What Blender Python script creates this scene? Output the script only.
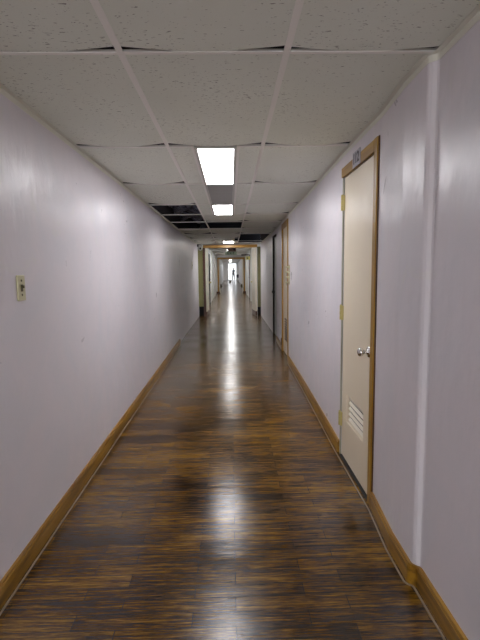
import bpy, bmesh, math, random
from mathutils import Vector, Matrix
random.seed(7)
S = bpy.context.scene
for o in list(bpy.data.objects): bpy.data.objects.remove(o)
C = S.collection
PI = math.pi

# ------------------------------------------------------------------ camera
CAM_Z = 1.3494
f_px, pitch, yaw, roll = 435.65, 0.1127, 0.0201, 0.0138
F = Vector((math.sin(yaw)*math.cos(pitch), math.cos(yaw)*math.cos(pitch), -math.sin(pitch)))
R = Vector((math.cos(yaw), -math.sin(yaw), 0))
U = R.cross(F)
R2 = R*math.cos(roll) - U*math.sin(roll)
U2 = U*math.cos(roll) + R*math.sin(roll)
cd = bpy.data.cameras.new('camera')
cam = bpy.data.objects.new('camera', cd); C.objects.link(cam)
M = Matrix(((R2.x, U2.x, -F.x, 0), (R2.y, U2.y, -F.y, 0), (R2.z, U2.z, -F.z, 0), (0, 0, 0, 1)))
cam.matrix_world = Matrix.Translation((0, 0, CAM_Z)) @ M
cd.sensor_fit = 'VERTICAL'; cd.sensor_height = 36; cd.lens = 36*f_px/640
cd.clip_start = 0.02; cd.clip_end = 300
S.camera = cam

# ------------------------------------------------------------------ world, exposure
W = bpy.data.worlds.new('daylight'); S.world = W; W.use_nodes = True
W.node_tree.nodes['Background'].inputs[0].default_value = (0.88, 0.94, 1.0, 1)
W.node_tree.nodes['Background'].inputs[1].default_value = 0.8
S.view_settings.view_transform = 'Standard'; S.view_settings.look = 'None'
S.view_settings.gamma = 1; S.view_settings.use_curve_mapping = False
S.view_settings.exposure = 1.76
LAMP = 6.8            # radiance of the lit ceiling diffusers
LAMP_FAR = 9.5

# fill light added at an invented window in the unseen back wall
ld = bpy.data.lights.new('back_fill_light', 'AREA'); ld.shape = 'RECTANGLE'; ld.size = 1.3; ld.size_y = 1.35
ld.energy = 22; ld.color = (1.0, 0.98, 0.96)
lo = bpy.data.objects.new('back_fill_light', ld); C.objects.link(lo)
lo.location = (-.08, -5.0, 1.35); lo.rotation_euler = (math.radians(97), 0, 0)

# ------------------------------------------------------------------ materials
def mat(name, col, rough=0.5, metal=0.0, emit=None, estr=0, spec=0.5):
    m = bpy.data.materials.new(name); m.use_nodes = True
    b = m.node_tree.nodes['Principled BSDF']
    b.inputs['Base Color'].default_value = (*col, 1)
    b.inputs['Roughness'].default_value = rough
    b.inputs['Metallic'].default_value = metal
    b.inputs['Specular IOR Level'].default_value = spec
    if emit:
        b.inputs['Emission Color'].default_value = (*emit, 1)
        b.inputs['Emission Strength'].default_value = estr
    return m
class N:
    def __init__(s, m): s.t = m.node_tree; s.b = s.t.nodes['Principled BSDF']; s.l = s.t.links
    def n(s, typ, **kw):
        x = s.t.nodes.new(typ)
        for k, v in kw.items(): setattr(x, k, v)
        return x
    def coord(s, scale=(1, 1, 1), loc=(0, 0, 0)):
        tc = s.n('ShaderNodeTexCoord'); mp = s.n('ShaderNodeMapping')
        mp.inputs['Scale'].default_value = scale; mp.inputs['Location'].default_value = loc
        s.l.new(tc.outputs['Object'], mp.inputs['Vector']); return mp.outputs[0]
    def noise(s, vec, scale, detail=3, rough=0.5, dist=0):
        x = s.n('ShaderNodeTexNoise'); x.inputs['Scale'].default_value = scale
        x.inputs['Detail'].default_value = detail; x.inputs['Roughness'].default_value = rough
        x.inputs['Distortion'].default_value = dist
        s.l.new(vec, x.inputs['Vector']); return x.outputs['Fac']
    def ramp(s, fac, stops, interp='LINEAR'):
        x = s.n('ShaderNodeValToRGB'); x.color_ramp.interpolation = interp
        e = x.color_ramp.elements
        while len(e) < len(stops): e.new(0.5)
        for i, (p, c) in enumerate(stops):
            e[i].position = p; e[i].color = (*c, 1) if len(c) == 3 else c
        s.l.new(fac, x.inputs[0]); return x.outputs[0]
    def mix(s, fac, a, b, mode='MIX'):
        x = s.n('ShaderNodeMix', data_type='RGBA', blend_type=mode)
        for k, v in ((0, fac), (6, a), (7, b)):
            if isinstance(v, (int, float)): x.inputs[k].default_value = v
            elif isinstance(v, tuple): x.inputs[k].default_value = (*v, 1)
            else: s.l.new(v, x.inputs[k])
        return x.outputs[2]
    def math(s, op, a, b=0.0):
        x = s.n('ShaderNodeMath', operation=op)
        for k, v in ((0, a), (1, b)):
            if isinstance(v, (int, float)): x.inputs[k].default_value = v
            else: s.l.new(v, x.inputs[k])
        return x.outputs[0]
    def bump(s, h, strength, dist=0.01, prev=None):
        x = s.n('ShaderNodeBump'); x.inputs['Strength'].default_value = strength
        x.inputs['Distance'].default_value = dist
        s.l.new(h, x.inputs['Height'])
        if prev: s.l.new(prev, x.inputs['Normal'])
        s.l.new(x.outputs[0], s.b.inputs['Normal']); return x.outputs[0]

def wall_material(name, c1, c2, c3):
    m = mat(name, c1, 0.33); k = N(m)
    v = k.coord()
    a = k.noise(v, 1.7, 4, 0.55, 0.8); b = k.noise(v, 3.3, 5, 0.6, 1.5)
    c = k.ramp(a, [(0.35, c1), (0.5, c2), (0.62, c1)])
    pf = k.ramp(b, [(0.62, (0, 0, 0)), (0.66, (1, 1, 1))])
    c = k.mix(k.math('MULTIPLY', pf, 0.5), c, c3)
    k.l.new(c, k.b.inputs['Base Color'])
    rr = k.ramp(b, [(0.3, (0.27,)*3), (0.7, (0.42,)*3)])
    k.l.new(rr, k.b.inputs['Roughness'])
    vb = k.coord((1, 1, 0.5))
    h = k.bump(k.noise(vb, 9, 2, 0.5), 0.28, 0.02); h = k.bump(k.noise(k.coord((1, 1, 0.35)), 34, 2, 0.5), 0.16, 0.006, h)
    k.bump(k.noise(v, 60, 3, 0.6), 0.10, 0.004, h)
    return m
M_wall = wall_material('lilac_gloss_wall_paint', (0.70, 0.68, 0.725), (0.73, 0.69, 0.73), (0.725, 0.705, 0.705))
M_wall2 = wall_material('pale_grey_wall_paint', (0.72, 0.72, 0.72), (0.69, 0.70, 0.71), (0.75, 0.75, 0.73))

def ceiling_material():
    m = mat('fissured_ceiling_tile', (0.55, 0.53, 0.49), 0.9, spec=0.2); k = N(m)
    v = k.coord((34, 130, 34)); n = k.noise(v, 1.0, 2, 0.55, 0.3)
    vl = k.coord((2.2, 2.2, 2.2)); n2 = k.noise(vl, 1.0, 3, 0.6)
    th = k.math('ADD', n, k.math('MULTIPLY', n2, 0.22))
    mask = k.ramp(th, [(0.785, (0, 0, 0)), (0.81, (1, 1, 1))])
    vs = k.coord((70, 150, 70)); n3 = k.noise(vs, 1, 1, 0.5)
    mask2 = k.ramp(k.math('ADD', n3, k.math('MULTIPLY', n2, 0.15)), [(0.80, (0, 0, 0)), (0.84, (1, 1, 1))])
    base = k.mix(n2, (0.76, 0.79, 0.71), (0.86, 0.89, 0.81))
    c = k.mix(k.math('MULTIPLY', mask, 0.75), base, (0.10, 0.085, 0.07))
    c = k.mix(k.math('MULTIPLY', mask2, 0.6), c, (0.16, 0.14, 0.12))
    k.l.new(c, k.b.inputs['Base Color'])
    k.bump(k.math('MULTIPLY', mask, -1.0), 0.5, 0.003)
    return m
M_tile = ceiling_material()
M_tee = mat('white_painted_ceiling_grid', (0.92, 0.91, 0.86), 0.5)
M_angle = mat('greenish_wall_angle', (0.76, 0.76, 0.68), 0.5)

def floor_material():
    m = mat('varnished_strip_floor', (0.05, 0.02, 0.01), 0.16); k = N(m)
    v = k.coord()
    def brick(wid, row, off):
        x = k.n('ShaderNodeTexBrick'); x.offset = off
        x.inputs['Color1'].default_value = (0, 0, 0, 1); x.inputs['Color2'].default_value = (1, 1, 1, 1)
        x.inputs['Mortar'].default_value = (0.5, 0.5, 0.5, 1)
        x.inputs['Scale'].default_value = 1; x.inputs['Mortar Size'].default_value = 0.0016
        x.inputs['Brick Width'].default_value = wid; x.inputs['Row Height'].default_value = row
        k.l.new(v, x.inputs['Vector']); return x
    b1 = brick(0.46, 0.076, 0.37)
    st = k.noise(k.coord((3.4, 90, 1)), 1.0, 7, 0.75)
    st2 = k.noise(k.coord((14, 260, 1)), 1.0, 4, 0.65)
    big = k.noise(k.coord((1.3, 2.2, 1)), 1.0, 3, 0.6)
    t = k.math('ADD', k.math('MULTIPLY', st, 0.62), k.math('MULTIPLY', b1.outputs['Color'], 0.06))
    t = k.math('ADD', t, k.math('MULTIPLY', st2, 0.32))
    t = k.math('ADD', t, k.math('MULTIPLY', k.math('SUBTRACT', big, 0.5), 0.22))
    c = k.ramp(t, [(0.39, (0.004, 0.0015, 0.001)), (0.46, (0.028, 0.011, 0.0015)),
                   (0.53, (0.135, 0.062, 0.004)), (0.62, (0.34, 0.175, 0.012))])
    c = k.mix(b1.outputs['Fac'], c, (0.012, 0.006, 0.004))
    k.l.new(c, k.b.inputs['Base Color'])
    k.l.new(k.ramp(big, [(0.3, (0.16,)*3), (0.7, (0.25,)*3)]), k.b.inputs['Roughness'])
    k.b.inputs['Specular IOR Level'].default_value = 0.42
    h = k.bump(k.noise(k.coord((3, 9, 1)), 1.0, 3, 0.5), 0.10, 0.02)
    h = k.bump(k.math('MULTIPLY', b1.outputs['Fac'], -1.0), 0.5, 0.002, h)
    k.bump(st, 0.07, 0.003, h)
    return m
M_floor = floor_material()

def wood_material(name, dark, light, axis='Y', rough=0.35):
    m = mat(name, light, rough); k = N(m)
    sc = {'Y': (30, 2.2, 30), 'Z': (30, 30, 2.2), 'X': (2.2, 30, 30)}[axis]
    n = k.noise(k.coord(sc), 1.0, 5, 0.6, 0.4)
    k.l.new(k.ramp(n, [(0.3, dark), (0.65, light)]), k.b.inputs['Base Color'])
    return m
M_base = wood_material('varnished_baseboard_wood', (0.13, 0.058, 0.006), (0.40, 0.21, 0.022), 'Y')
M_caseZ = wood_material('varnished_casing_wood', (0.26, 0.125, 0.010), (0.42, 0.235, 0.024), 'Z')
M_caseY = wood_material('varnished_head_casing_wood', (0.26, 0.130, 0.010), (0.42, 0.240, 0.026), 'Y')
M_caseX = wood_material('varnished_lintel_wood', (0.33, 0.16, 0.022), (0.55, 0.30, 0.06), 'X')
M_darkwood = wood_material('dark_brown_post_wood', (0.03, 0.008, 0.002), (0.09, 0.026, 0.005), 'Z')
M_shoe = mat('pale_tan_edge_strip', (0.30, 0.23, 0.16), 0.4)
M_gap = mat('black_jamb_and_gap_shade', (0.008, 0.006, 0.006), 0.7)  # black for dark jambs, and for the shade in door gaps
def paint(name, c, r=0.35):
    m = mat(name, c, r); k = N(m)
    n = k.noise(k.coord((1, 1, 0.4)), 3.0, 3, 0.6)
    k.l.new(k.mix(n, tuple(x*0.95 for x in c), tuple(min(1, x*1.05) for x in c)), k.b.inputs['Base Color'])
    k.bump(k.noise(k.coord(), 40, 2, 0.5), 0.06, 0.004)
    return m
M_door = paint('cream_door_paint', (0.80, 0.71, 0.55))
M_doorlite = paint('pale_cream_leaf_paint', (0.74, 0.70, 0.58))
M_loback = paint('shadowy_brown_backing', (0.16, 0.13, 0.09))
M_louver = paint('cream_louver_paint', (0.80, 0.74, 0.62))
M_greydoor = paint('pale_grey_green_door_paint', (0.52, 0.56, 0.54))
M_trimwhite = paint('white_trim_paint', (0.66, 0.66, 0.62))
M_olive = paint('olive_side_panel_paint', (0.19, 0.18, 0.055))
M_greyjamb = paint('grey_green_jamb_paint', (0.34, 0.34, 0.27))
M_chrome = mat('chrome', (0.72, 0.72, 0.70), 0.16, 1.0)
M_brass = mat('painted_yellow_brass', (0.58, 0.50, 0.20), 0.35, 0.35)
M_black = mat('black_plastic', (0.012, 0.012, 0.014), 0.4)
M_rubber = mat('black_kick_plate', (0.006, 0.006, 0.006), 0.6, spec=0.2)
M_plate = mat('yellowed_cream_plastic', (0.56, 0.53, 0.33), 0.35)
M_toggle = mat('dark_brown_toggle', (0.07, 0.06, 0.02), 0.4)
M_sign = mat('grey_blue_sign_plate', (0.40, 0.40, 0.46), 0.35)
M_ink = mat('dark_ink', (0.03, 0.02, 0.04), 0.5)
M_diff = mat('lit_diffuser', (0.9, 0.9, 0.9), 0.4, emit=(0.99, 0.97, 1.0), estr=LAMP)
M_diff_far = mat('lit_diffuser_far', (0.9, 0.9, 0.9), 0.4, emit=(1.0, 0.98, 0.97), estr=LAMP_FAR)
M_diff_end = mat('lit_diffuser_end', (0.9, 0.9, 0.9), 0.4, emit=(1.0, 0.98, 0.97), estr=LAMP_FAR*0.6)
M_metal = mat('white_fixture_metal', (0.60, 0.60, 0.57), 0.4)
M_lens = mat('unlit_grey_prismatic_lens', (0.30, 0.30, 0.31), 0.35)
k = N(M_lens); chk = k.n('ShaderNodeTexChecker'); chk.inputs['Scale'].default_value = 60
k.l.new(k.coord(), chk.inputs['Vector'])
k.l.new(k.mix(k.math('MULTIPLY', chk.outputs['Fac'], 0.5), (0.26, 0.26, 0.27), (0.36, 0.36, 0.37)), k.b.inputs['Base Color'])
M_slab = paint('void_dark_concrete', (0.035, 0.035, 0.045), 0.9)  # near-black colour stands in for the darkness above the tiles
M_foil = mat('blue_grey_insulation_foil', (0.22, 0.23, 0.30), 0.4, 0.5)
k = N(M_foil); nz = k.noise(k.coord((3, 9, 6)), 2.0, 5, 0.7, 1.2)
k.l.new(k.ramp(nz, [(0.42, (0.02, 0.02, 0.035)), (0.58, (0.20, 0.21, 0.29)), (0.70, (0.5, 0.52, 0.62))]), k.b.inputs['Base Color'])
k.bump(nz, 0.8, 0.05)
M_pipe = mat('grey_conduit', (0.35, 0.35, 0.36), 0.35, 0.6)
M_grey = mat('grey_clothes', (0.19, 0.20, 0.25), 0.8)
M_skin = mat('skin', (0.30, 0.17, 0.12), 0.6)
M_hair = mat('dark_cap_cloth', (0.02, 0.02, 0.03), 0.8)
M_chair = mat('dark_grey_upholstery', (0.06, 0.06, 0.08), 0.6)
M_exitbox = mat('brown_red_sign_housing', (0.20, 0.10, 0.075), 0.4)
M_exitpanel = mat('pale_green_sign_panel', (0.50, 0.60, 0.46), 0.4)
M_exitink = mat('dark_green_letters', (0.05, 0.11, 0.06), 0.5)
M_yellow = mat('yellow_box_plastic', (0.55, 0.50, 0.14), 0.4)
M_ground = paint('pale_concrete_paving', (0.6, 0.6, 0.58), 0.8)
M_steel = mat('white_window_aluminium', (0.7, 0.7, 0.7), 0.3)
M_glass = bpy.data.materials.new('clear_glass'); M_glass.use_nodes = True
t = M_glass.node_tree; t.nodes.remove(t.nodes['Principled BSDF'])
tr = t.nodes.new('ShaderNodeBsdfTransparent'); gl = t.nodes.new('ShaderNodeBsdfGlossy'); mx = t.nodes.new('ShaderNodeMixShader')
gl.inputs['Roughness'].default_value = 0.02; mx.inputs[0].default_value = 0.06
t.links.new(tr.outputs[0], mx.inputs[1]); t.links.new(gl.outputs[0], mx.inputs[2])
t.links.new(mx.outputs[0], t.nodes['Material Output'].inputs[0])

# ------------------------------------------------------------------ mesh helpers
def box(bm, x0, x1, y0, y1, z0, z1, bev=0.0):
    v = [bm.verts.new(p) for p in ((x0, y0, z0), (x1, y0, z0), (x1, y1, z0), (x0, y1, z0),
                                   (x0, y0, z1), (x1, y0, z1), (x1, y1, z1), (x0, y1, z1))]
    fs = [bm.faces.new([v[i] for i in q]) for q in ((3, 2, 1, 0), (4, 5, 6, 7), (0, 1, 5, 4), (1, 2, 6, 5), (2, 3, 7, 6), (3, 0, 4, 7))]
    if bev:
        es = list({e for f_ in fs for e in f_.edges})
        bmesh.ops.bevel(bm, geom=es, offset=bev, segments=2, affect='EDGES', profile=0.5)
    return bm
def prism(bm, poly, z0, z1):
    """poly: list of (x, y) ccw"""
    a = [bm.verts.new((x, y, z0)) for x, y in poly]; b = [bm.verts.new((x, y, z1)) for x, y in poly]
    bm.faces.new(a[::-1]); bm.faces.new(b); n = len(poly)
    for i in range(n): bm.faces.new((a[i], a[(i+1) % n], b[(i+1) % n], b[i]))
def tube(bm, p0, p1, r0, r1=None, seg=16):
    p0, p1 = Vector(p0), Vector(p1); r1 = r0 if r1 is None else r1
    d = (p1-p0); q = d.to_track_quat('Z', 'Y')
    A = [bm.verts.new(p0 + q @ Vector((r0*math.cos(2*PI*i/seg), r0*math.sin(2*PI*i/seg), 0))) for i in range(seg)]
    B = [bm.verts.new(p1 + q @ Vector((r1*math.cos(2*PI*i/seg), r1*math.sin(2*PI*i/seg), 0))) for i in range(seg)]
    bm.faces.new(A[::-1]); bm.faces.new(B)
    for i in range(seg): bm.faces.new((A[i], A[(i+1) % seg], B[(i+1) % seg], B[i]))
def lathe(bm, origin, axis, prof, seg=24):
    """prof: (distance along axis, radius)"""
    o = Vector(origin); q = Vector(axis).to_track_quat('Z', 'Y'); rings = []
    for t_, r in prof:
        rings.append([bm.verts.new(o + q @ Vector((r*math.cos(2*PI*i/seg), r*math.sin(2*PI*i/seg), t_))) for i in range(seg)])
    for a, b in zip(rings, rings[1:]):
        for i in range(seg): bm.faces.new((a[i], a[(i+1) % seg], b[(i+1) % seg], b[i]))
    bm.faces.new(rings[0][::-1]); bm.faces.new(rings[-1])
def obj(name, bm, m, parent=None, smooth=False, label=None):
    me = bpy.data.meshes.new(name)
    bmesh.ops.recalc_face_normals(bm, faces=bm.faces)
    if parent is not None:
        bmesh.ops.translate(bm, verts=bm.verts, vec=-Vector(PL[parent.name]))
        off = Vector((0, 0, 0))
    else:
        off = Vector((0, 0, 0))
    bm.to_mesh(me); bm.free(); me.materials.append(m)
    if smooth:
        for p in me.polygons: p.use_smooth = True
    o = bpy.data.objects.new(name, me); C.objects.link(o)
    if parent is not None:
        o.parent = parent; PL[o.name] = PL[parent.name]
    else: PL[o.name] = (0, 0, 0)
    if label: o['label'] = label
    return o
PL = {}
def B(): return bmesh.new()
def tag(o, label, cat, group=None, kind=None):
    o['label'] = label; o['category'] = cat
    if group: o['group'] = group
    if kind: o['kind'] = kind
    return o
def thing(name, loc, label, cat, group=None, kind=None):
    o = bpy.data.objects.new(name, None); C.objects.link(o); o.location = loc; o.empty_display_size = 0.1
    PL[o.name] = tuple(loc)
    return tag(o, label, cat, group, kind)
def struct(name, bm, m, label, cat, smooth=False):
    return tag(obj(name, bm, m, None, smooth), label, cat, kind='structure')

# ------------------------------------------------------------------ shell
CZ = 2.146; TOP = 2.75
def interp(pts, y):
    for (ya, xa), (yb, xb) in zip(pts, pts[1:]):
        if ya <= y <= yb: return xa + (xb-xa)*(y-ya)/(yb-ya)
    return pts[-1][1] if y > pts[-1][0] else pts[0][1]
RW = [(-5, .80), (1.695, .789), (1.705, .785), (1.715, .771), (1.725, .763), (1.735, .760), (1.95, .761), (2.30, .787), (3.15, .790), (4.8, .826), (6.3, .842), (7.5, .862), (9.6, .900), (13.0, .900)]
LW = [(-5, -.971), (6.0, -.971), (9.0, -.985), (13.0, -.962)]
D1 = (2.398, 3.048, 1.972); D2 = (6.42, 7.22, 2.03); D3 = (8.35, 9.20, 2.04)
D4 = (17.6, 18.6, 2.05); D5 = (16.6, 17.6, 2.05); D6 = (20.6, 21.5, 2.05)

def wall(bm, pts, opens, z1, side, th=0.14, zb=0):
    ys = sorted({y for y, _ in pts} | {o[0] for o in opens} | {o[1] for o in opens})
    for a, b in zip(ys, ys[1:]):
        z0 = zb
        for o in opens:
            if a >= o[0]-1e-6 and b <= o[1]+1e-6: z0 = o[2]
        xa, xb = interp(pts, a), interp(pts, b)
        q = [(xa, a), (xa+side*th, a), (xb+side*th, b), (xb, b)]
        prism(bm, q if side > 0 else q[::-1], z0, z1)
bm = B(); wall(bm, RW, [D1, D2, D3], CZ+.02, 1)
struct('wall_right', bm, M_wall, 'long glossy lilac right-hand corridor wall with three doors in it', 'wall')
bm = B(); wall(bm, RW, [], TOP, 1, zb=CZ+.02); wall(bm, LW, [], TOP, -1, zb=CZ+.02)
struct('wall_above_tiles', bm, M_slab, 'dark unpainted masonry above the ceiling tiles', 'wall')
bm = B(); wall(bm, LW, [], CZ+.02, -1)
struct('wall_left', bm, M_wall, 'long glossy lilac left-hand corridor wall with a switch plate', 'wall')
bm = B(); box(bm, -1.11, -.76, -5.14, -5, 0, TOP); box(bm, .60, 0.94, -5.14, -5, 0, TOP); box(bm, -.76, .60, -5.14, -5, 0, .65); box(bm, -.76, .60, -5.14, -5, 2.05, TOP)
struct('wall_back', bm, M_wall, 'end wall of the corridor behind the viewer', 'wall')

t = thing('window_added', (-.08, -5.07, .65), 'unseen window added in the end wall behind the viewer for the fill light', 'window', kind='structure')  # invented opening, put in to let fill light reach the near stretch
bm = B(); box(bm, -.76, -.72, -5.1, -5.04, .65, 2.05); box(bm, .56, .60, -5.1, -5.04, .65, 2.05); box(bm, -.10, -.06, -5.1, -5.04, .65, 2.05); box(bm, -.72, .56, -5.1, -5.04, .65, .69); box(bm, -.72, .56, -5.1, -5.04, 2.01, 2.05)
obj('window_frame', bm, M_steel, t)
bm = B(); box(bm, -.72, .56, -5.075, -5.07, .69, 2.01); obj('pane', bm, M_glass, t)

# floor
bm = B(); box(bm, -4.5, 5.5, -5.2, 62.15, -0.1, 0)
struct('floor', bm, M_floor, 'dark varnished brown floor of narrow strips laid across the corridor', 'floor')

# soffit slab above the tiles
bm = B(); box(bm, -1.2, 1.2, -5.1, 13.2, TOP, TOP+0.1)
struct('ceiling_slab', bm, M_slab, 'slab coloured near-black for the unlit void, seen through the missing ceiling tiles', 'ceiling')

# ceiling tiles
rows = [-4.39, -3.17, -1.951, -.732, .487, 1.706, 2.925, 4.144, 5.40, 6.35, 7.30, 8.47, 9.68, 10.9, 11.95, 12.75]
TX0, TX1 = -.390, .220
FX0, FX1 = -.222, .052
LFX0, LFX1 = -.20, .11
def tile(bm, x0, x1, y0, y1, nl=0, nr=0, z=CZ, tw=0.21):
    """ceiling tile; nl / nr = depth of the broken far-left / far-right corner"""
    y1 -= .0105
    p = [(x0, y0), (x1, y0)]
    p += [(x1, y1-nr), (x1-tw*.35, y1-nr*.62), (x1-tw, y1)] if nr else [(x1, y1)]
    p += [(x0+tw, y1), (x0+tw*.35, y1-nl*.62), (x0, y1-nl)] if nl else [(x0, y1)]
    prism(bm, p, z+0.003, z+0.016)
bm = B()
gone = set()
for i, (a, b) in enumerate(zip(rows, rows[1:])):
    ym = (a+b)/2
    xl, xr = min(interp(LW, a), interp(LW, b)), max(interp(RW, a), interp(RW, b))
    rn = random.Random(i*3+1)
    deep = 0.034 + 0.034*max(0, ym-1.1)
    nt = lambda: deep*(0.85+0.4*rn.random())
    # left bay
    if 5.4 <= a < 8.4: gone.add(('L', i))
    else:
        yb = b - 0.16 if abs(b-9.68) < .01 else b
        tile(bm, xl, TX0, a, yb, nt(), nt())
    # centre bay
    if 7.2 < a < 8.4: gone.add(('C', i))
    elif 2.9 < a < 6.3:
        tile(bm, TX0, FX0, a, b, 0, 0); tile(bm, FX1, TX1, a, b, 0, 0.03, tw=0.10)
    elif 10.8 < a < 11.9:
        tile(bm, TX0, 0.12, a, b)
    elif 11.9 < a < 12.7:
        tile(bm, TX0, LFX0, a, b); tile(bm, LFX1, TX1, a, b)
    else: tile(bm, TX0, TX1, a, b, nt(), nt())
    # right bay
    if 9.6 < a: gone.add(('R', i))
    else: tile(bm, TX1, xr, a, b, nt() if i != 7 else 0, nt(), tw=0.2)
# plain ceiling band in front of the lintel
box(bm, -.98, .92, 12.75, 13.02, CZ+0.003, CZ+0.02)
struct('ceiling', bm, M_tile, 'low ceiling of pitted off-white tiles with some tiles missing far down', 'ceiling')

# suspension grid
def tee(bm, x0, x1, y0, y1):
    box(bm, x0, x1, y0, y1, CZ+0.0005, CZ+0.0028)
    if x1-x0 > y1-y0: box(bm, x0, x1, (y0+y1)/2-.001, (y0+y1)/2+.001, CZ+.0028, CZ+.014)
    else: box(bm, (x0+x1)/2-.001, (x0+x1)/2+.001, y0, y1, CZ+.0028, CZ+.014)
bm = B()
for x in (TX0, TX1): tee(bm, x-.0125, x+.0125, -4.98, 12.76)
for i, y in enumerate(rows):
    xl, xr = interp(LW, y), interp(RW, y)
    hw = .005 if 5.5 < y < 8.4 else .009
    tee(bm, xl, TX0-.0126, y-hw, y+hw)
    if not (4.2 < y < 5.3): tee(bm, TX0+.0126, TX1-.0126, y-.009, y+.009) if not 2.8 < y < 6.4 else (tee(bm, TX0+.0126, FX0-.002, y-.009, y+.009), tee(bm, FX1+.002, TX1-.0126, y-.009, y+.009))
    if not 10.8 < y < 11: tee(bm, TX1+.0126, xr, y-(.004 if y > 11 else .009), y+(.004 if y > 11 else .009))
for x in (FX0-.012, FX1+.012): tee(bm, x-.009, x+.009, 2.935, 6.34)
struct('trim_1', bm, M_tee, 'white metal suspension grid between the ceiling tiles', 'ceiling grid')
def strip(bm, pts, y0, y1, t0, t1, z0, z1, side, skip=()):
    """strip along a wall; t0/t1 = distance from wall into the corridor"""
    ys = sorted({y0, y1} | {y for y, _ in pts if y0 < y < y1})
    for a, b in zip(ys, ys[1:]):
        xa, xb = interp(pts, a), interp(pts, b)
        q = [(xa-side*t1, a), (xa-side*t0, a), (xb-side*t0, b), (xb-side*t1, b)]
        prism(bm, q if side > 0 else q[::-1], z0, z1)
bm = B(); strip(bm, LW, -4.98, 12.9, 0.0, 0.022, CZ-.003, CZ-.0012, -1); strip(bm, LW, -4.98, 12.9, 0, .002, CZ-.028, CZ-.003, -1)
struct('trim_2', bm, M_angle, 'pale wall angle carrying the tiles along the left wall', 'ceiling grid')
bm = B(); strip(bm, RW, -4.98, 1.695, 0.0, 0.022, CZ-.003, CZ-.0012, 1); strip(bm, RW, 1.695, 12.9, 0.0, 0.022, CZ-.003, CZ-.0012, 1)
strip(bm, RW, -4.98, 1.695, 0, .002, CZ-.028, CZ-.003, 1); strip(bm, RW, 1.695, 12.9, 0, .002, CZ-.028, CZ-.003, 1)
struct('trim_3', bm, M_angle, 'pale wall angle carrying the tiles along the right wall', 'ceiling grid')

# baseboards
def baseboard(name, pts, segs, side, label, m=M_base):
    bm = B()
    for a, b in segs:
        strip(bm, pts, a, b, 0.0, 0.019, 0.0, 0.078, side); strip(bm, pts, a, b, 0.0, 0.013, 0.078, 0.09, side)
    return struct(name, bm, m, label, 'baseboard')
baseboard('baseboard_left', LW, [(-4.98, 8.15)], -1, 'orange-brown varnished baseboard along the left wall')
baseboard('baseboard_right', RW, [(-4.98, 2.34), (3.09, 6.34), (7.27, 8.3)], 1, 'orange-brown varnished baseboard along the right wall, stepped at the pilaster')
def shoe(name, pts, segs, side, label):
    bm = B()
    for a, b in segs:
        strip(bm, pts, a, b, 0.019, 0.027, 0.0, 0.006, side)
    struct(name, bm, M_gap, label.replace('pale', 'black'), 'floor edge')
    return None
bm = B(); strip(bm, LW, -4.98, 8.1, 0.028, 0.034, 0.0, 0.006, -1)
struct('trim_4', bm, M_shoe, 'thin pale edge strip on the floor beside the left baseboard', 'floor edge strip')
bm = B(); strip(bm, RW, -4.98, 1.695, 0.028, 0.034, 0.0, 0.006, 1); strip(bm, RW, 1.695, 6.3, 0.028, 0.034, 0.0, 0.006, 1)
struct('trim_5', bm, M_shoe, 'thin pale edge strip on the floor beside the right baseboard', 'floor edge strip')

# things in the ceiling void
t = thing('insulation_blanket', (-.68, 6.9, CZ+.2), 'crumpled blue-grey foil insulation seen through the left ceiling hole', 'insulation')
for (x0, x1, y0, y1, z0, z1) in ((-.93, -.45, 5.5, 6.25, .10, .18), (-.88, -.42, 6.45, 7.2, .09, .17), (-.9, -.48, 7.42, 8.3, .11, .19)):
    bm = B(); bmesh.ops.create_grid(bm, x_segments=18, y_segments=18, size=0.5)
    rn = random.Random(int(y0*10))
    for v in bm.verts:
        u, w = v.co.x+.5, v.co.y+.5
        v.co = Vector((x0+(x1-x0)*u, y0+(y1-y0)*w, CZ+z0+.05+.035*math.sin(9*u+5*w)+.02*math.sin(23*w+3)+.012*rn.random()))
    ex = bmesh.ops.extrude_face_region(bm, geom=bm.faces[:])
    bmesh.ops.translate(bm, verts=[g for g in ex['geom'] if isinstance(g, bmesh.types.BMVert)], vec=(0, 0, .04))
    obj('batt', bm, M_foil, t, True)
bm = B(); box(bm, -.34, .17, 7.4, 8.3, CZ+.13, TOP, .02)
tag(obj('air_duct', bm, M_foil), 'dull grey foil duct seen through the middle ceiling hole', 'duct')
for (x, y0, y1, lb) in ((-.8, 5.2, 9.4, 'thin grey conduit crossing above the left ceiling hole'), (.55, 9.5, 12.9, 'thin grey conduit running above the right ceiling hole')):
    bm = B(); tube(bm, (x, y0, CZ+.42), (x, y1, CZ+.42), .012, seg=10)
    for yy in (y0+.4, (y0+y1)/2, y1-.4): box(bm, x-.012, x+.012, yy-.01, yy+.01, CZ+.425, TOP)
    tag(obj('conduit', bm, M_pipe, smooth=False), lb, 'conduit')

# ceiling lights
def ceiling_light(x0, x1, y0, y1, label, m=M_diff, z=CZ, group='lit ceiling lights', fr=0.018):
    t = thing('ceiling_light', ((x0+x1)/2, (y0+y1)/2, z), label, 'ceiling light', group)
    bm = B()
    box(bm, x0, x1, y0, y0+fr, z-.004, z+.006); box(bm, x0, x1, y1-fr, y1, z-.004, z+.006)
    box(bm, x0, x0+fr, y0+fr, y1-fr, z-.004, z+.006); box(bm, x1-fr, x1, y0+fr, y1-fr, z-.004, z+.006)
    obj('frame', bm, M_metal, t)
    bm = B(); box(bm, x0+.001, x1-.001, y0+.001, y1-.001, z+.0062, z+.10); obj('housing', bm, M_metal, t)
    bm = B(); box(bm, x0+fr, x1-fr, y0+fr, y1-fr, z-.001, z+.005); obj('diffuser', bm, m, t)
    return t
ceiling_light(FX0, FX1, 2.94, 4.14, 'nearest long rectangular lit ceiling light in the picture')
ceiling_light(FX0, FX1, 5.41, 6.34, 'second lit ceiling light, just past the grey unlit panel')
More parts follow.
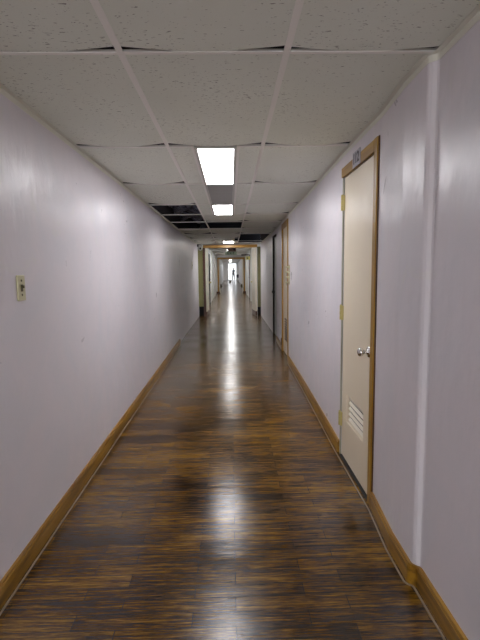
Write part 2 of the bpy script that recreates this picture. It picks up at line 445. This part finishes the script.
ceiling_light(FX0, FX1, 4.15, 5.40, 'grey unlit ceiling panel between the two nearest lit lights', M_lens, group=None)
ceiling_light(LFX0, LFX1, 11.97, 12.72, 'small lit ceiling light just before the first doorway', M_diff_far)
ceiling_light(FX0, FX1, -1.94, -.74, 'unseen ceiling light added behind the viewer to brighten the near stretch')  # fixture added out of view to brighten the near walls
ceiling_light(FX0, FX1, -4.3, -3.2, 'unseen ceiling light added at the back end as extra fill')  # second out-of-view fixture, also added for near brightness

# ------------------------------------------------------------------ doors in the right wall
def knob(parent, x, y, z, nx, m, r=0.027, label=None):
    bm = B()
    lathe(bm, (x, y, z), (nx, 0, 0), [(0, .034), (.004, .034), (.009, .028), (.012, .013), (.030, .011), (.034, .016),
                                      (.040, r*.85), (.048, r), (.058, r), (.064, r*.8), (.067, r*.45)])
    return obj('knob', bm, m, parent, True, label)
def hinge(parent, x, y, z, h=0.1):
    bm = B()
    box(bm, x-.004, x+.006, y-.022, y+.022, z-h/2, z+h/2, .001)
    for i in range(3):
        tube(bm, (x-.008, y, z-h/2+i*h/3+.001), (x-.008, y, z-h/2+(i+1)*h/3-.001), .0085, seg=12)
    lathe(bm, (x-.008, y, z+h/2), (0, 0, 1), [(0, .006), (.004, .008), (.008, .004)], 12)
    return obj('hinge', bm, M_brass, parent)

# door 1 -- nearest
XD = .787
t = thing('door_1', (XD, 2.72, 0), 'nearest cream flush door with chrome knob, louvre and number plate, in the right wall', 'door', kind='structure')
y0, y1, zt = D1
bm = B()   # leaf with a real louvre hole
LY0, LY1, LZ0, LZ1 = 2.545, 2.925, .295, .490
lx0, lx1 = XD+.004, XD+.040
box(bm, lx0, lx1, y0+.004, LY0, .012, zt-.006); box(bm, lx0, lx1, LY1, y1-.006, .012, zt-.006)
box(bm, lx0, lx1, LY0, LY1, .012, LZ0); box(bm, lx0, lx1, LY0, LY1, LZ1, zt-.006)
leaf = obj('leaf', bm, M_door, t)
for i in range(5):
    zc = LZ0+.02+i*(LZ1-LZ0-.04)/4
    bm = B(); box(bm, -.002, .002, LY0+.001, LY1-.001, -.0105, .0105)
    bmesh.ops.rotate(bm, verts=bm.verts, cent=(0, 0, 0), matrix=Matrix.Rotation(.55, 3, 'Y'))
    bmesh.ops.translate(bm, verts=bm.verts, vec=(lx0+.020, 0, zc))
    obj('louvre_slat', bm, M_louver, leaf)
bm = B(); box(bm, lx1-.006, lx1, LY0, LY1, LZ0, LZ1); obj('louvre_backing', bm, M_loback, leaf)
bm = B()
box(bm, XD-.012, XD+.03, y0-.056, y0-.002, 0, zt+.064, .002)
obj('near_casing', bm, M_caseZ, t)
bm = B(); box(bm, XD-.006, XD+.02, y0-.064, y0-.056, 0, zt+.066); obj('casing_dark_edge', bm, M_darkwood, t, label='dark brown edge of the near casing')  # dark brown wood along the outer edge of the casing
bm = B(); box(bm, XD-.012, XD+.03, y0, y1+.028, zt, zt+.062, .002)
obj('head_casing', bm, M_caseY, t)
bm = B(); box(bm, XD-.005, XD+.03, y1+.001, y1+.026, 0, zt-.002, .001)
obj('hinge_casing', bm, M_greyjamb, t, label='grey-green painted hinge jamb')
bm = B(); box(bm, XD+.042, XD+.10, y0-.03, y1+.03, 0, zt+.03); obj('stop', bm, M_gap, t)  # black sheet behind the leaf, keeps the gaps around it dark
knob(t, XD+.004, y0+.055, .875, -1, M_chrome, .026, 'chrome knob')
for z in (1.80, 1.045, .275): hinge(t, XD-.004, y1+.004, z, .10)
bm = B(); box(bm, XD-.012, XD+.04, y0, y1, 0, .006); obj('threshold', bm, M_gap, t, label='dark threshold gap')  # black strip drawn as the shade in the gap under the leaf
# number plate
bm = B(); box(bm, XD-.018, XD-.0125, 2.635, 2.785, zt-.002, zt+.088, .001)
pl = obj('number_plate', bm, M_sign, t, label='grey number plate reading 112')
def text(name, s, size, m, parent, mw, ext=0.001):
    cu = bpy.data.curves.new(name, 'FONT'); cu.body = s; cu.size = size; cu.extrude = ext; cu.align_x = 'CENTER'; cu.align_y = 'CENTER'
    cu.offset = size*.02
    o = bpy.data.objects.new(name+'_curve', cu); C.objects.link(o); bpy.context.view_layer.update()
    me = bpy.data.meshes.new_from_object(o.evaluated_get(bpy.context.evaluated_depsgraph_get()))
    bpy.data.objects.remove(o); me.materials.clear(); me.materials.append(m)
    off = Vector(PL[parent.name])
    me.transform(Matrix.Translation(-off) @ mw)
    r = bpy.data.objects.new(name, me); C.objects.link(r); r.parent = parent; PL[r.name] = PL[parent.name]
    return r
# text facing -X, reading left to right from far (+Y) to near (-Y)
mw = Matrix.Translation((XD-.0188, 2.71, zt+.043)) @ Matrix(((0, 0, -1, 0), (-1, 0, 0, 0), (0, 1, 0, 0), (0, 0, 0, 1)))
text('number', '112', .085, M_ink, pl, mw)

# door 2
def side_door(name, D, pts, label, leafm, jambm, casing=True, rec=.06, side=1, kn=True, louvre=False, knm=M_black):
    y0, y1, zt = D
    xa, xb = interp(pts, y0), interp(pts, y1)
    x = (xa+xb)/2
    t = thing(name, (x, (y0+y1)/2, 0), label, 'door', kind='structure')
    s = side
    def sb(bm, a0, a1, *r): box(bm, min(x+s*a0, x+s*a1), max(x+s*a0, x+s*a1), *r)
    bm = B(); sb(bm, rec, rec+.04, y0+.02, y1-.02, .01, zt-.02); lf = obj('leaf', bm, leafm, t)
    bm = B(); sb(bm, -.006 if casing else 0, rec+.05, y1-.02, y1+.004, 0, zt); obj('far_jamb', bm, jambm, t)
    bm = B(); sb(bm, -.006, rec+.05, y0-.01, y0+.02, 0, zt); obj('near_jamb', bm, jambm, t)
    bm = B(); sb(bm, -.006, rec+.05, y0+.02, y1-.02, zt-.02, zt+.002); obj('head_jamb', bm, jambm, t)
    if casing:
        xc = lambda y: interp(pts, y)
        bm = B(); 
        prism(bm, [(xc(y1)-s*.010, y1), (xc(y1), y1), (xc(y1+.05), y1+.05), (xc(y1+.05)-s*.010, y1+.05)][::s], 0, zt+.055); obj('far_casing', bm, jambm, t)
        bm = B()
        prism(bm, [(xc(y0-.05)-s*.014, y0-.05), (xc(y0-.05), y0-.05), (xc(y0), y0), (xc(y0)-s*.014, y0)][::s], 0, zt+.055); obj('near_casing', bm, jambm, t)
        bm = B()
        prism(bm, [(xa-s*.015, y0), (xa, y0), (xb, y1), (xb-s*.015, y1)][::s], zt, zt+.055); obj('head_casing', bm, jambm, t)
    if kn: knob(t, x+s*rec, y1-.10 if kn == 'far' else y0+.1, 1.0, -s, knm)
    return t, lf, x
t2, lf2, x2 = side_door('door_2', D2, RW, 'second door down the right wall, cream with an orange wooden frame', M_door, M_caseZ, rec=.018, kn=False)
bm = B()
for i in range(9): box(bm, x2+.006, x2+.017, 6.55, 6.95, .24+i*.04, .262+i*.04)
obj('louvre', bm, M_darkwood, lf2, label='dark low louvre')
bm = B(); box(bm, x2+.011, x2+.0175, 6.56, 6.64, 1.08, 1.36); tube(bm, (x2+.0, 6.6, 1.12), (x2+.0, 6.6, 1.32), .009); tube(bm, (x2+.0, 6.6, 1.13), (x2+.032, 6.6, 1.13), .006); tube(bm, (x2+.0, 6.6, 1.31), (x2+.032, 6.6, 1.31), .006)
obj('pull_handle', bm, M_pipe, lf2, label='grey pull handle')
t3, lf3, x3 = side_door('door_3', D3, RW, 'third door down the right wall, pale grey in a black-edged recess', M_greydoor, M_gap, casing=False, rec=.035, kn=False)
bm = B(); lathe(bm, (x3+.034, D3[1]-.06, .90), (-1, 0, 0), [(0, .03), (.006, .03), (.01, .012), (.03, .012), (.036, .026), (.05, .028), (.058, .015)]); obj('knob', bm, M_black, t3, True, 'black knob')
bm = B(); box(bm, .84, .875, 7.30, 7.34, 0, .20); obj('plinth_block', bm, M_darkwood, t2)

# ------------------------------------------------------------------ wall fittings
def switch_plate(loc, side, label, w=.07, h=.117, n=1):
    x, y, z = loc
    t = thing('light_switch', (x, y, z), label, 'light switch')
    s = side
    def sb(bm, a0, a1, *r, bev=0): box(bm, min(x-s*a0, x-s*a1), max(x-s*a0, x-s*a1), *r, bev)
    bm = B(); sb(bm, 0, .007, y-w/2, y+w/2, z-h/2, z+h/2, bev=.002); obj('plate', bm, M_plate, t)
    for i in range(n):
        yy = y + (i-(n-1)/2)*.045
        bm = B(); sb(bm, .0072, .0095, yy-.008, yy+.008, z-.016, z+.016); sb(bm, .009, .019, yy-.005, yy+.005, z-.001, z+.012, bev=.001)
        obj('toggle', bm, M_toggle, t)
        for dz in (-.032, .034):
            bm = B(); lathe(bm, (x-s*.007, yy, z+dz), (-s, 0, 0), [(0, .0055), (.0015, .0055), (.0025, .003)], 12); obj('screw', bm, M_toggle, t)
    return t
switch_plate((-.971, 2.035, 1.284), -1, 'yellowed cream single toggle switch plate on the left wall', .072)
xs = interp(LW, 11.14); switch_plate((xs, 11.14, 1.50), -1, 'small faint switch plate far down the left wall', .09, .2)
xs = interp(RW, 6.22); t = thing('hook_rail', (xs, 6.22, 1.26), 'row of four small cream hooks on the wall beside the second door', 'hook rail')
bm = B(); box(bm, xs-.010, xs, 6.20, 6.24, 1.14, 1.42, .002); obj('rail', bm, M_plate, t)
for i in range(4):
    bm = B(); z = 1.17+i*.073
    tube(bm, (xs-.01, 6.22, z), (xs-.045, 6.22, z+.004), .012, .012, 12); lathe(bm, (xs-.045, 6.22, z+.004), (-1, 0, .1), [(0, .013), (.005, .017), (.012, .01)], 12)
    obj('hook', bm, M_plate, t, True)

# ------------------------------------------------------------------ first doorway, 13 m down
Y1 = 13.0
t = thing('door_7', (0, Y1, 0), 'first doorway across the corridor with an orange lintel and both cream leaves open', 'doorway', kind='structure')
bm = B(); box(bm, -.80, .80, Y1+.02, Y1+.14, 2.03, 2.115, .003); obj('lintel', bm, M_caseX, t)
for x0, x1 in ((-.955, -.815), (.80, .895)):
    bm = B(); box(bm, x0, x1, Y1+.02, Y1+.12, .30 if x0 < 0 else .26, 2.05); obj('side_panel', bm, M_olive, t, label='olive side panel')
    bm = B(); box(bm, x0, x1, Y1+.015, Y1+.12, 0, .30 if x0 < 0 else .26); obj('kick_plate', bm, M_rubber, t, label='black base of the side panel')
bm = B(); box(bm, -.812, -.742, Y1, Y1+.13, .0, 2.03); obj('post', bm, M_darkwood, t, label='dark brown left post')
for sx, nm in ((-1, 'left'), (1, 'right')):
    xa, ya = (-.735, Y1+.02) if sx < 0 else (.755, Y1-.05)
    ln, an = .80, (.02 if sx < 0 else -.035)
    bm = B(); box(bm, -.02, .02, 0, ln, .14, 2.03)
    m3 = Matrix.Rotation(-an if sx < 0 else -an, 3, 'Z')
    bmesh.ops.rotate(bm, verts=bm.verts, cent=(0, 0, 0), matrix=Matrix.Rotation(-.03 if sx < 0 else .09, 3, 'Z'))
    bmesh.ops.translate(bm, verts=bm.verts, vec=(xa, ya, 0)); lf = obj('leaf', bm, M_doorlite, t)
    bm = B(); box(bm, -.021, .021, 0, ln, .01, .14)
    bmesh.ops.rotate(bm, verts=bm.verts, cent=(0, 0, 0), matrix=Matrix.Rotation(-.03 if sx < 0 else .09, 3, 'Z'))
    bmesh.ops.translate(bm, verts=bm.verts, vec=(xa, ya, 0)); obj('leaf_kick_plate', bm, M_darkwood, lf)
    knob(lf, xa-sx*.02-sx*.04, ya+.68, 1.0, -sx, M_brass)
bm = B(); box(bm, -.97, .90, Y1+.14, Y1+.26, 2.115, CZ+.02); struct('wall_lintel', bm, M_wall2, 'pale wall strip above the first doorway', 'wall')
bm = B(); box(bm, -1.1, 1.04, Y1+.14, Y1+.26, CZ+.02, TOP); struct('wall_lintel_above', bm, M_slab, 'dark masonry above the first doorway', 'wall')
# round fitting with cord by the ceiling
t = thing('security_camera', (-.885, 12.9, 2.06), 'small white round camera with dark lens at the top left of the first doorway', 'camera')
bm = B(); lathe(bm, (-.885, 12.99, 2.02), (0.2, -1, -.1), [(0, .05), (.02, .065), (.05, .065), (.07, .05), (.08, .03)]); obj('housing', bm, M_trimwhite, t, True)
bm = B(); lathe(bm, (-.87, 12.91, 2.01), (0.2, -1, -.1), [(0, .03), (.012, .03), (.02, .018)]); obj('lens', bm, M_black, t, True)
bm = B(); box(bm, -.975, -.925, 12.9, 12.99, 2.06, 2.13, .005); obj('junction_box', bm, M_black, t)
cp = [(-.94, 12.93, 2.10), (-.91, 12.90, 2.125), (-.87, 12.90, 2.12), (-.83, 12.93, 2.10), (-.80, 12.97, 2.07)]
bm = B()
for a, b in zip(cp, cp[1:]): tube(bm, a, b, .006, seg=8)
obj('cord', bm, M_pipe, t)

# ------------------------------------------------------------------ second stretch 13 - 26.5 m
C2 = 2.30
L2 = [(13.14, -.87), (26.5, -.87)]; R2w = [(13.14, .90), (26.5, .92)]
bm = B(); wall(bm, L2, [D4], TOP, -1); struct('wall_left_far', bm, M_wall2, 'pale grey left wall beyond the first doorway', 'wall')
bm = B(); wall(bm, R2w, [D5, D6], TOP, 1); struct('wall_right_far', bm, M_wall2, 'pale grey right wall beyond the first doorway', 'wall')
bm = B(); box(bm, -1.0, 1.05, 13.26, 26.5, C2, C2+.1)
for y in (15.2, 18.4, 22.0): box(bm, -.87, .90, y, y+.15, C2-.07, C2)
struct('ceiling_far', bm, M_trimwhite, 'white beamed ceiling beyond the first doorway', 'ceiling')
side_door('door_4', D4, L2, 'dark-framed door in the left wall beyond the first doorway', M_greydoor, M_gap, casing=False, rec=.05, side=-1, kn='far')
side_door('door_5', D5, R2w, 'pale door with dark frame in the right wall beyond the first doorway', M_greydoor, M_greyjamb, casing=False, rec=.05, side=1, kn='far')
side_door('door_6', D6, R2w, 'furthest side door in the right wall before the second doorway', M_greydoor, M_darkwood, casing=False, rec=.05, side=1, kn='far')
bm = B()
for y in (20.0, 23.4): strip(bm, L2, y, y+.09, 0, .045, 0, C2, -1)
for y in (19.2, 24.0): strip(bm, R2w, y, y+.09, 0, .045, 0, C2, 1)
struct('trim_6', bm, M_trimwhite, 'white vertical pilaster strips beyond the first doorway', 'trim')
ceiling_light(-.15, .15, 15.6, 16.8, 'lit ceiling light just beyond the first doorway', M_diff_far, C2-.012)
ceiling_light(-.15, .15, 19.2, 20.4, 'middle lit ceiling light between the two doorways', M_diff_far, C2-.012)
ceiling_light(-.15, .15, 23.4, 24.6, 'lit ceiling light just before the second doorway', M_diff_far, C2-.012)
# exit sign
t = thing('exit_sign', (.03, 15.0, 2.2), 'hanging exit sign with brown-red housing and pale green panel beyond the first doorway', 'exit sign')
bm = B(); box(bm, -.09, .20, 14.97, 15.03, 2.0, 2.135, .006); obj('housing', bm, M_exitbox, t)
bm = B(); lathe(bm, (.14, 14.965, 2.07), (0, -1, 0), [(0, .035), (.03, .04), (.05, .03)]); obj('lamp_head', bm, M_black, t, True)
bm = B(); box(bm, -.17, .22, 14.985, 15.015, 1.89, 1.995, .003); pn = obj('panel', bm, M_exitpanel, t)
bm = B(); tube(bm, (-.05, 15, 2.13), (-.05, 15, C2), .006, seg=8); obj('rod', bm, M_pipe, t); bm = B(); tube(bm, (.16, 15, 2.13), (.16, 15, C2), .006, seg=8); obj('rod', bm, M_pipe, t)
text('lettering', 'EXIT', .12, M_exitink, pn, Matrix.Translation((.025, 14.983, 1.942)) @ Matrix.Rotation(PI/2, 4, 'X'))
# pipe + yellow box
bm = B(); tube(bm, (.50, 20.0, 2.06), (.899, 20.0, 2.06), .03, seg=10); box(bm, .86, .903, 19.95, 20.05, 1.98, 2.09)
tag(obj('bracket_arm', bm, M_black), 'dark arm sticking out from the right wall near the second doorway', 'bracket')
t = thing('alarm_box', (.87, 19.8, 1.9), 'small yellow alarm box with a dark dot on the right wall', 'alarm box')
bm = B(); box(bm, .70, .905, 19.6, 19.7, 1.83, 1.98, .006); obj('body', bm, M_yellow, t)
bm = B(); lathe(bm, (.77, 19.6, 1.90), (0, -1, 0), [(0, .035), (.01, .035), (.015, .02)]); obj('dot', bm, M_black, t)

# ------------------------------------------------------------------ second doorway 26.5 m
Y2 = 26.5
t = thing('door_8', (.03, Y2, 0), 'second doorway across the corridor with a broad orange wooden frame', 'doorway', kind='structure')
bm = B(); box(bm, -.79, -.70, Y2-.03, Y2+.12, 0, 2.15); obj('left_post', bm, M_caseZ, t)
bm = B(); box(bm, .78, .87, Y2-.03, Y2+.12, 0, 2.15); obj('right_post', bm, M_caseZ, t)
bm = B(); box(bm, -.70, .78, Y2-.03, Y2+.12, 2.04, 2.15); obj('lintel', bm, M_caseX, t)
for x0, x1 in ((-.87, -.66), (.74, .92)):
    bm = B(); box(bm, x0, x1, Y2-.09, Y2-.032, 0, .11, .004); obj('plinth', bm, M_darkwood, t, label='dark wooden plinth')
for sx, x in ((-1, -.66), (1, .74)):
    bm = B(); box(bm, x-.02, x+.02, Y2+.13, Y2+.93, .01, 2.03); lf = obj('leaf', bm, M_doorlite, t)
    bm = B(); tube(bm, (x-sx*.03, Y2+.2, .42), (x-sx*.10, Y2+.14, .42), .06, seg=12); tube(bm, (x-sx*.06, Y2+.17, .3), (x-sx*.06, Y2+.17, .55), .035, seg=10)
    obj('handle', bm, M_toggle, lf)
bm = B(); box(bm, -.88, -.79, Y2, Y2+.1, 0, TOP); box(bm, .87, 1.0, Y2, Y2+.1, 0, TOP); box(bm, -.79, .87, Y2, Y2+.1, 2.15, TOP)
struct('wall_partition', bm, M_wall2, 'pale wall around the second doorway', 'wall')

# ------------------------------------------------------------------ third stretch to 56 m and the bright lobby
L3 = [(26.6, -.95), (56, -.95)]; R3 = [(26.6, 1.05), (56, 1.05)]
bm = B(); wall(bm, L3, [], TOP, -1); struct('wall_left_end', bm, M_wall2, 'pale left wall beyond the second doorway', 'wall')
bm = B(); wall(bm, R3, [], TOP, 1); struct('wall_right_end', bm, M_wall2, 'pale right wall beyond the second doorway', 'wall')
bm = B(); box(bm, -1.1, 1.2, 26.6, 56, 2.45, 2.55); struct('ceiling_end', bm, M_trimwhite, 'white ceiling beyond the second doorway', 'ceiling')
for i, y in enumerate((29, 34, 39, 44, 49, 53.5)):
    ceiling_light(-.15, .15, y, y+1.2, ['first', 'second', 'third', 'fourth', 'fifth', 'last'][i]+' lit ceiling light beyond the second doorway', M_diff_end, 2.438)
bm = B()
box(bm, -4.1, -4, 56, 62.1, 0, 3); box(bm, -4, -.95-.14, 56, 56.1, 0, 3); struct('wall_lobby_left', bm, M_wall2, 'left wall of the bright lobby at the far end', 'wall')
bm = B(); box(bm, 5, 5.1, 56, 62.1, 0, 3); box(bm, 1.19, 5, 56, 56.1, 0, 3); struct('wall_lobby_right', bm, M_wall2, 'right wall of the bright lobby at the far end', 'wall')
bm = B(); box(bm, -4.1, 5.1, 56.0, 62.1, 3, 3.1); box(bm, -1.09, 1.19, 56, 56.1, 2.55, 3); struct('ceiling_lobby', bm, M_trimwhite, 'white ceiling of the bright lobby', 'ceiling')
bm = B(); box(bm, -4, -.36, 62, 62.12, 0, 3); box(bm, .85, 5, 62, 62.12, 0, 3); box(bm, -.36, .85, 62, 62.12, 2.4, 3)
struct('wall_lobby_end', bm, M_wall2, 'end wall of the lobby around the bright glazed opening', 'wall')
t = thing('window_1', (.25, 62, 0), 'tall bright glazed opening in the end wall of the lobby at the far end', 'window', kind='structure')
bm = B()
for x in (-.36, .22, .80): box(bm, x, x+.05, 61.98, 62.06, 0, 2.4)
for z in (0, 2.0, 2.35): box(bm, -.31, .80, 61.99, 62.05, z, z+.05)
obj('window_frame', bm, M_steel, t)
bm = B(); box(bm, -.31, .80, 62.015, 62.025, .05, 2.35); obj('pane', bm, M_glass, t)
bm = B(); box(bm, -30, 30, 62.2, 140, -.12, -.02); struct('ground', bm, M_ground, 'bright pale paving outside the far window', 'ground')

ceiling_light(-.6, .6, 58, 59.2, 'broad lit ceiling light in the lobby at the far end', M_diff_end, 2.988)
# person in the lobby
def skin_mesh(name, pts, edges, radii, m, parent):
    me = bpy.data.meshes.new(name); me.from_pydata(pts, edges, []); o = bpy.data.objects.new(name, me); C.objects.link(o)
    sk = o.modifiers.new('skin', 'SKIN'); 
    if not me.skin_vertices: me.attributes.new
    bpy.context.view_layer.update()
    for v, r in zip(me.skin_vertices[0].data, radii): v.radius = (r if isinstance(r, tuple) else (r, r))
    me.skin_vertices[0].data[0].use_root = True
    sd = o.modifiers.new('sub', 'SUBSURF'); sd.levels = 2; sd.render_levels = 2
    bpy.context.view_layer.update()
    m2 = bpy.data.meshes.new_from_object(o.evaluated_get(bpy.context.evaluated_depsgraph_get()))
    bpy.data.objects.remove(o)
    m2.materials.clear(); m2.materials.append(m)
    for p in m2.polygons: p.use_smooth = True
    r = bpy.data.objects.new(name, m2); C.objects.link(r); r.parent = parent; return r
PX, PY = .40, 58.6
t = thing('person', (PX, PY, 0), 'person in a dark cap and grey clothes standing at the bright far end', 'person')
P = [(0, 0, .95), (0, 0, 1.12), (0, .01, 1.30), (0, .01, 1.42), (0, 0, 1.50), (0, -.01, 1.58), (0, -.01, 1.68),
     (-.17, .01, 1.40), (-.25, .03, 1.13), (-.24, -.06, .90), (.17, .01, 1.40), (.24, .03, 1.13), (.22, -.08, .92),
     (-.09, 0, .88), (-.10, -.02, .50), (-.11, .02, .09), (-.11, -.10, .045), (.09, 0, .88), (.12, -.05, .50), (.12, .0, .09), (.13, -.12, .045)]
Ed = [(0, 1), (1, 2), (2, 3), (3, 4), (4, 5), (5, 6), (3, 7), (7, 8), (8, 9), (3, 10), (10, 11), (11, 12), (0, 13), (13, 14), (14, 15), (15, 16), (0, 17), (17, 18), (18, 19), (19, 20)]
Rr = [(.15, .11), (.135, .10), (.16, .11), (.12, .09), .055, (.075, .09), (.075, .09), .065, .048, .035, .065, .048, .035, .09, .062, .042, .04, .09, .062, .042, .04]
body = skin_mesh('body', P, Ed, Rr, M_grey, t)
body.data.materials.append(M_skin)
for p in body.data.polygons:
    if p.center.z > 1.47 or (p.center.z < .93 and abs(p.center.x) > .2): p.material_index = 1
PL[body.name] = (0, 0, 0)
bm = B(); lathe(bm, (0, 0, 1.66), (0, 0, 1), [(0, .098), (.05, .10), (.09, .08), (.115, .04)]); box(bm, -.07, .07, -.19, -.07, 1.665, 1.68)
PL[t.name] = (0, 0, 0); cp_ = obj('cap', bm, M_hair, t, True)
for s in (-1, 1):
    for i in range(5):
        bx, by = (-.24, -.065) if s < 0 else (.22, -.085)
        a = (i-2)*.018; ln = (.07, .085, .09, .08, .05)[i]
        bm = B(); tube(bm, (bx, by+a, .90), (bx, by+a*1.2-.01, .90-ln*.6), .009, .008, 8); tube(bm, (bx, by+a*1.2-.01, .90-ln*.6), (bx-s*.015, by+a*1.2-.02, .90-ln), .008, .007, 8)
        obj('finger', bm, M_skin, t, True)
# chair
t = thing('lobby_chair', (.98, 58.5, 0), 'dark grey chair standing right of the person at the far end', 'chair')
bm = B(); box(bm, .76, 1.22, 58.2, 58.7, .40, .48, .02); obj('seat', bm, M_chair, t)
bm = B(); box(bm, .76, 1.22, 58.66, 58.72, .5, .85, .02); obj('backrest', bm, M_chair, t)
for x, y in ((.79, 58.23), (1.19, 58.23), (.79, 58.67), (1.19, 58.67)):
    bm = B(); tube(bm, (x, y, 0), (x, y, .5 if y > 58.5 else .41), .015, seg=8); obj('leg', bm, M_black, t)
# small waste bin
t = thing('waste_bin', (-.05, 49, 0), 'small dark waste bin on the floor at the far end of the corridor', 'bin')
bm = B(); lathe(bm, (-.05, 49, 0), (0, 0, 1), [(0, .10), (.02, .105), (.30, .15)], 20); obj('body', bm, M_toggle, t, True)
bm = B(); lathe(bm, (-.05, 49, .30), (0, 0, 1), [(0, .155), (.02, .16), (.03, .15)], 20); obj('rim', bm, M_black, t)
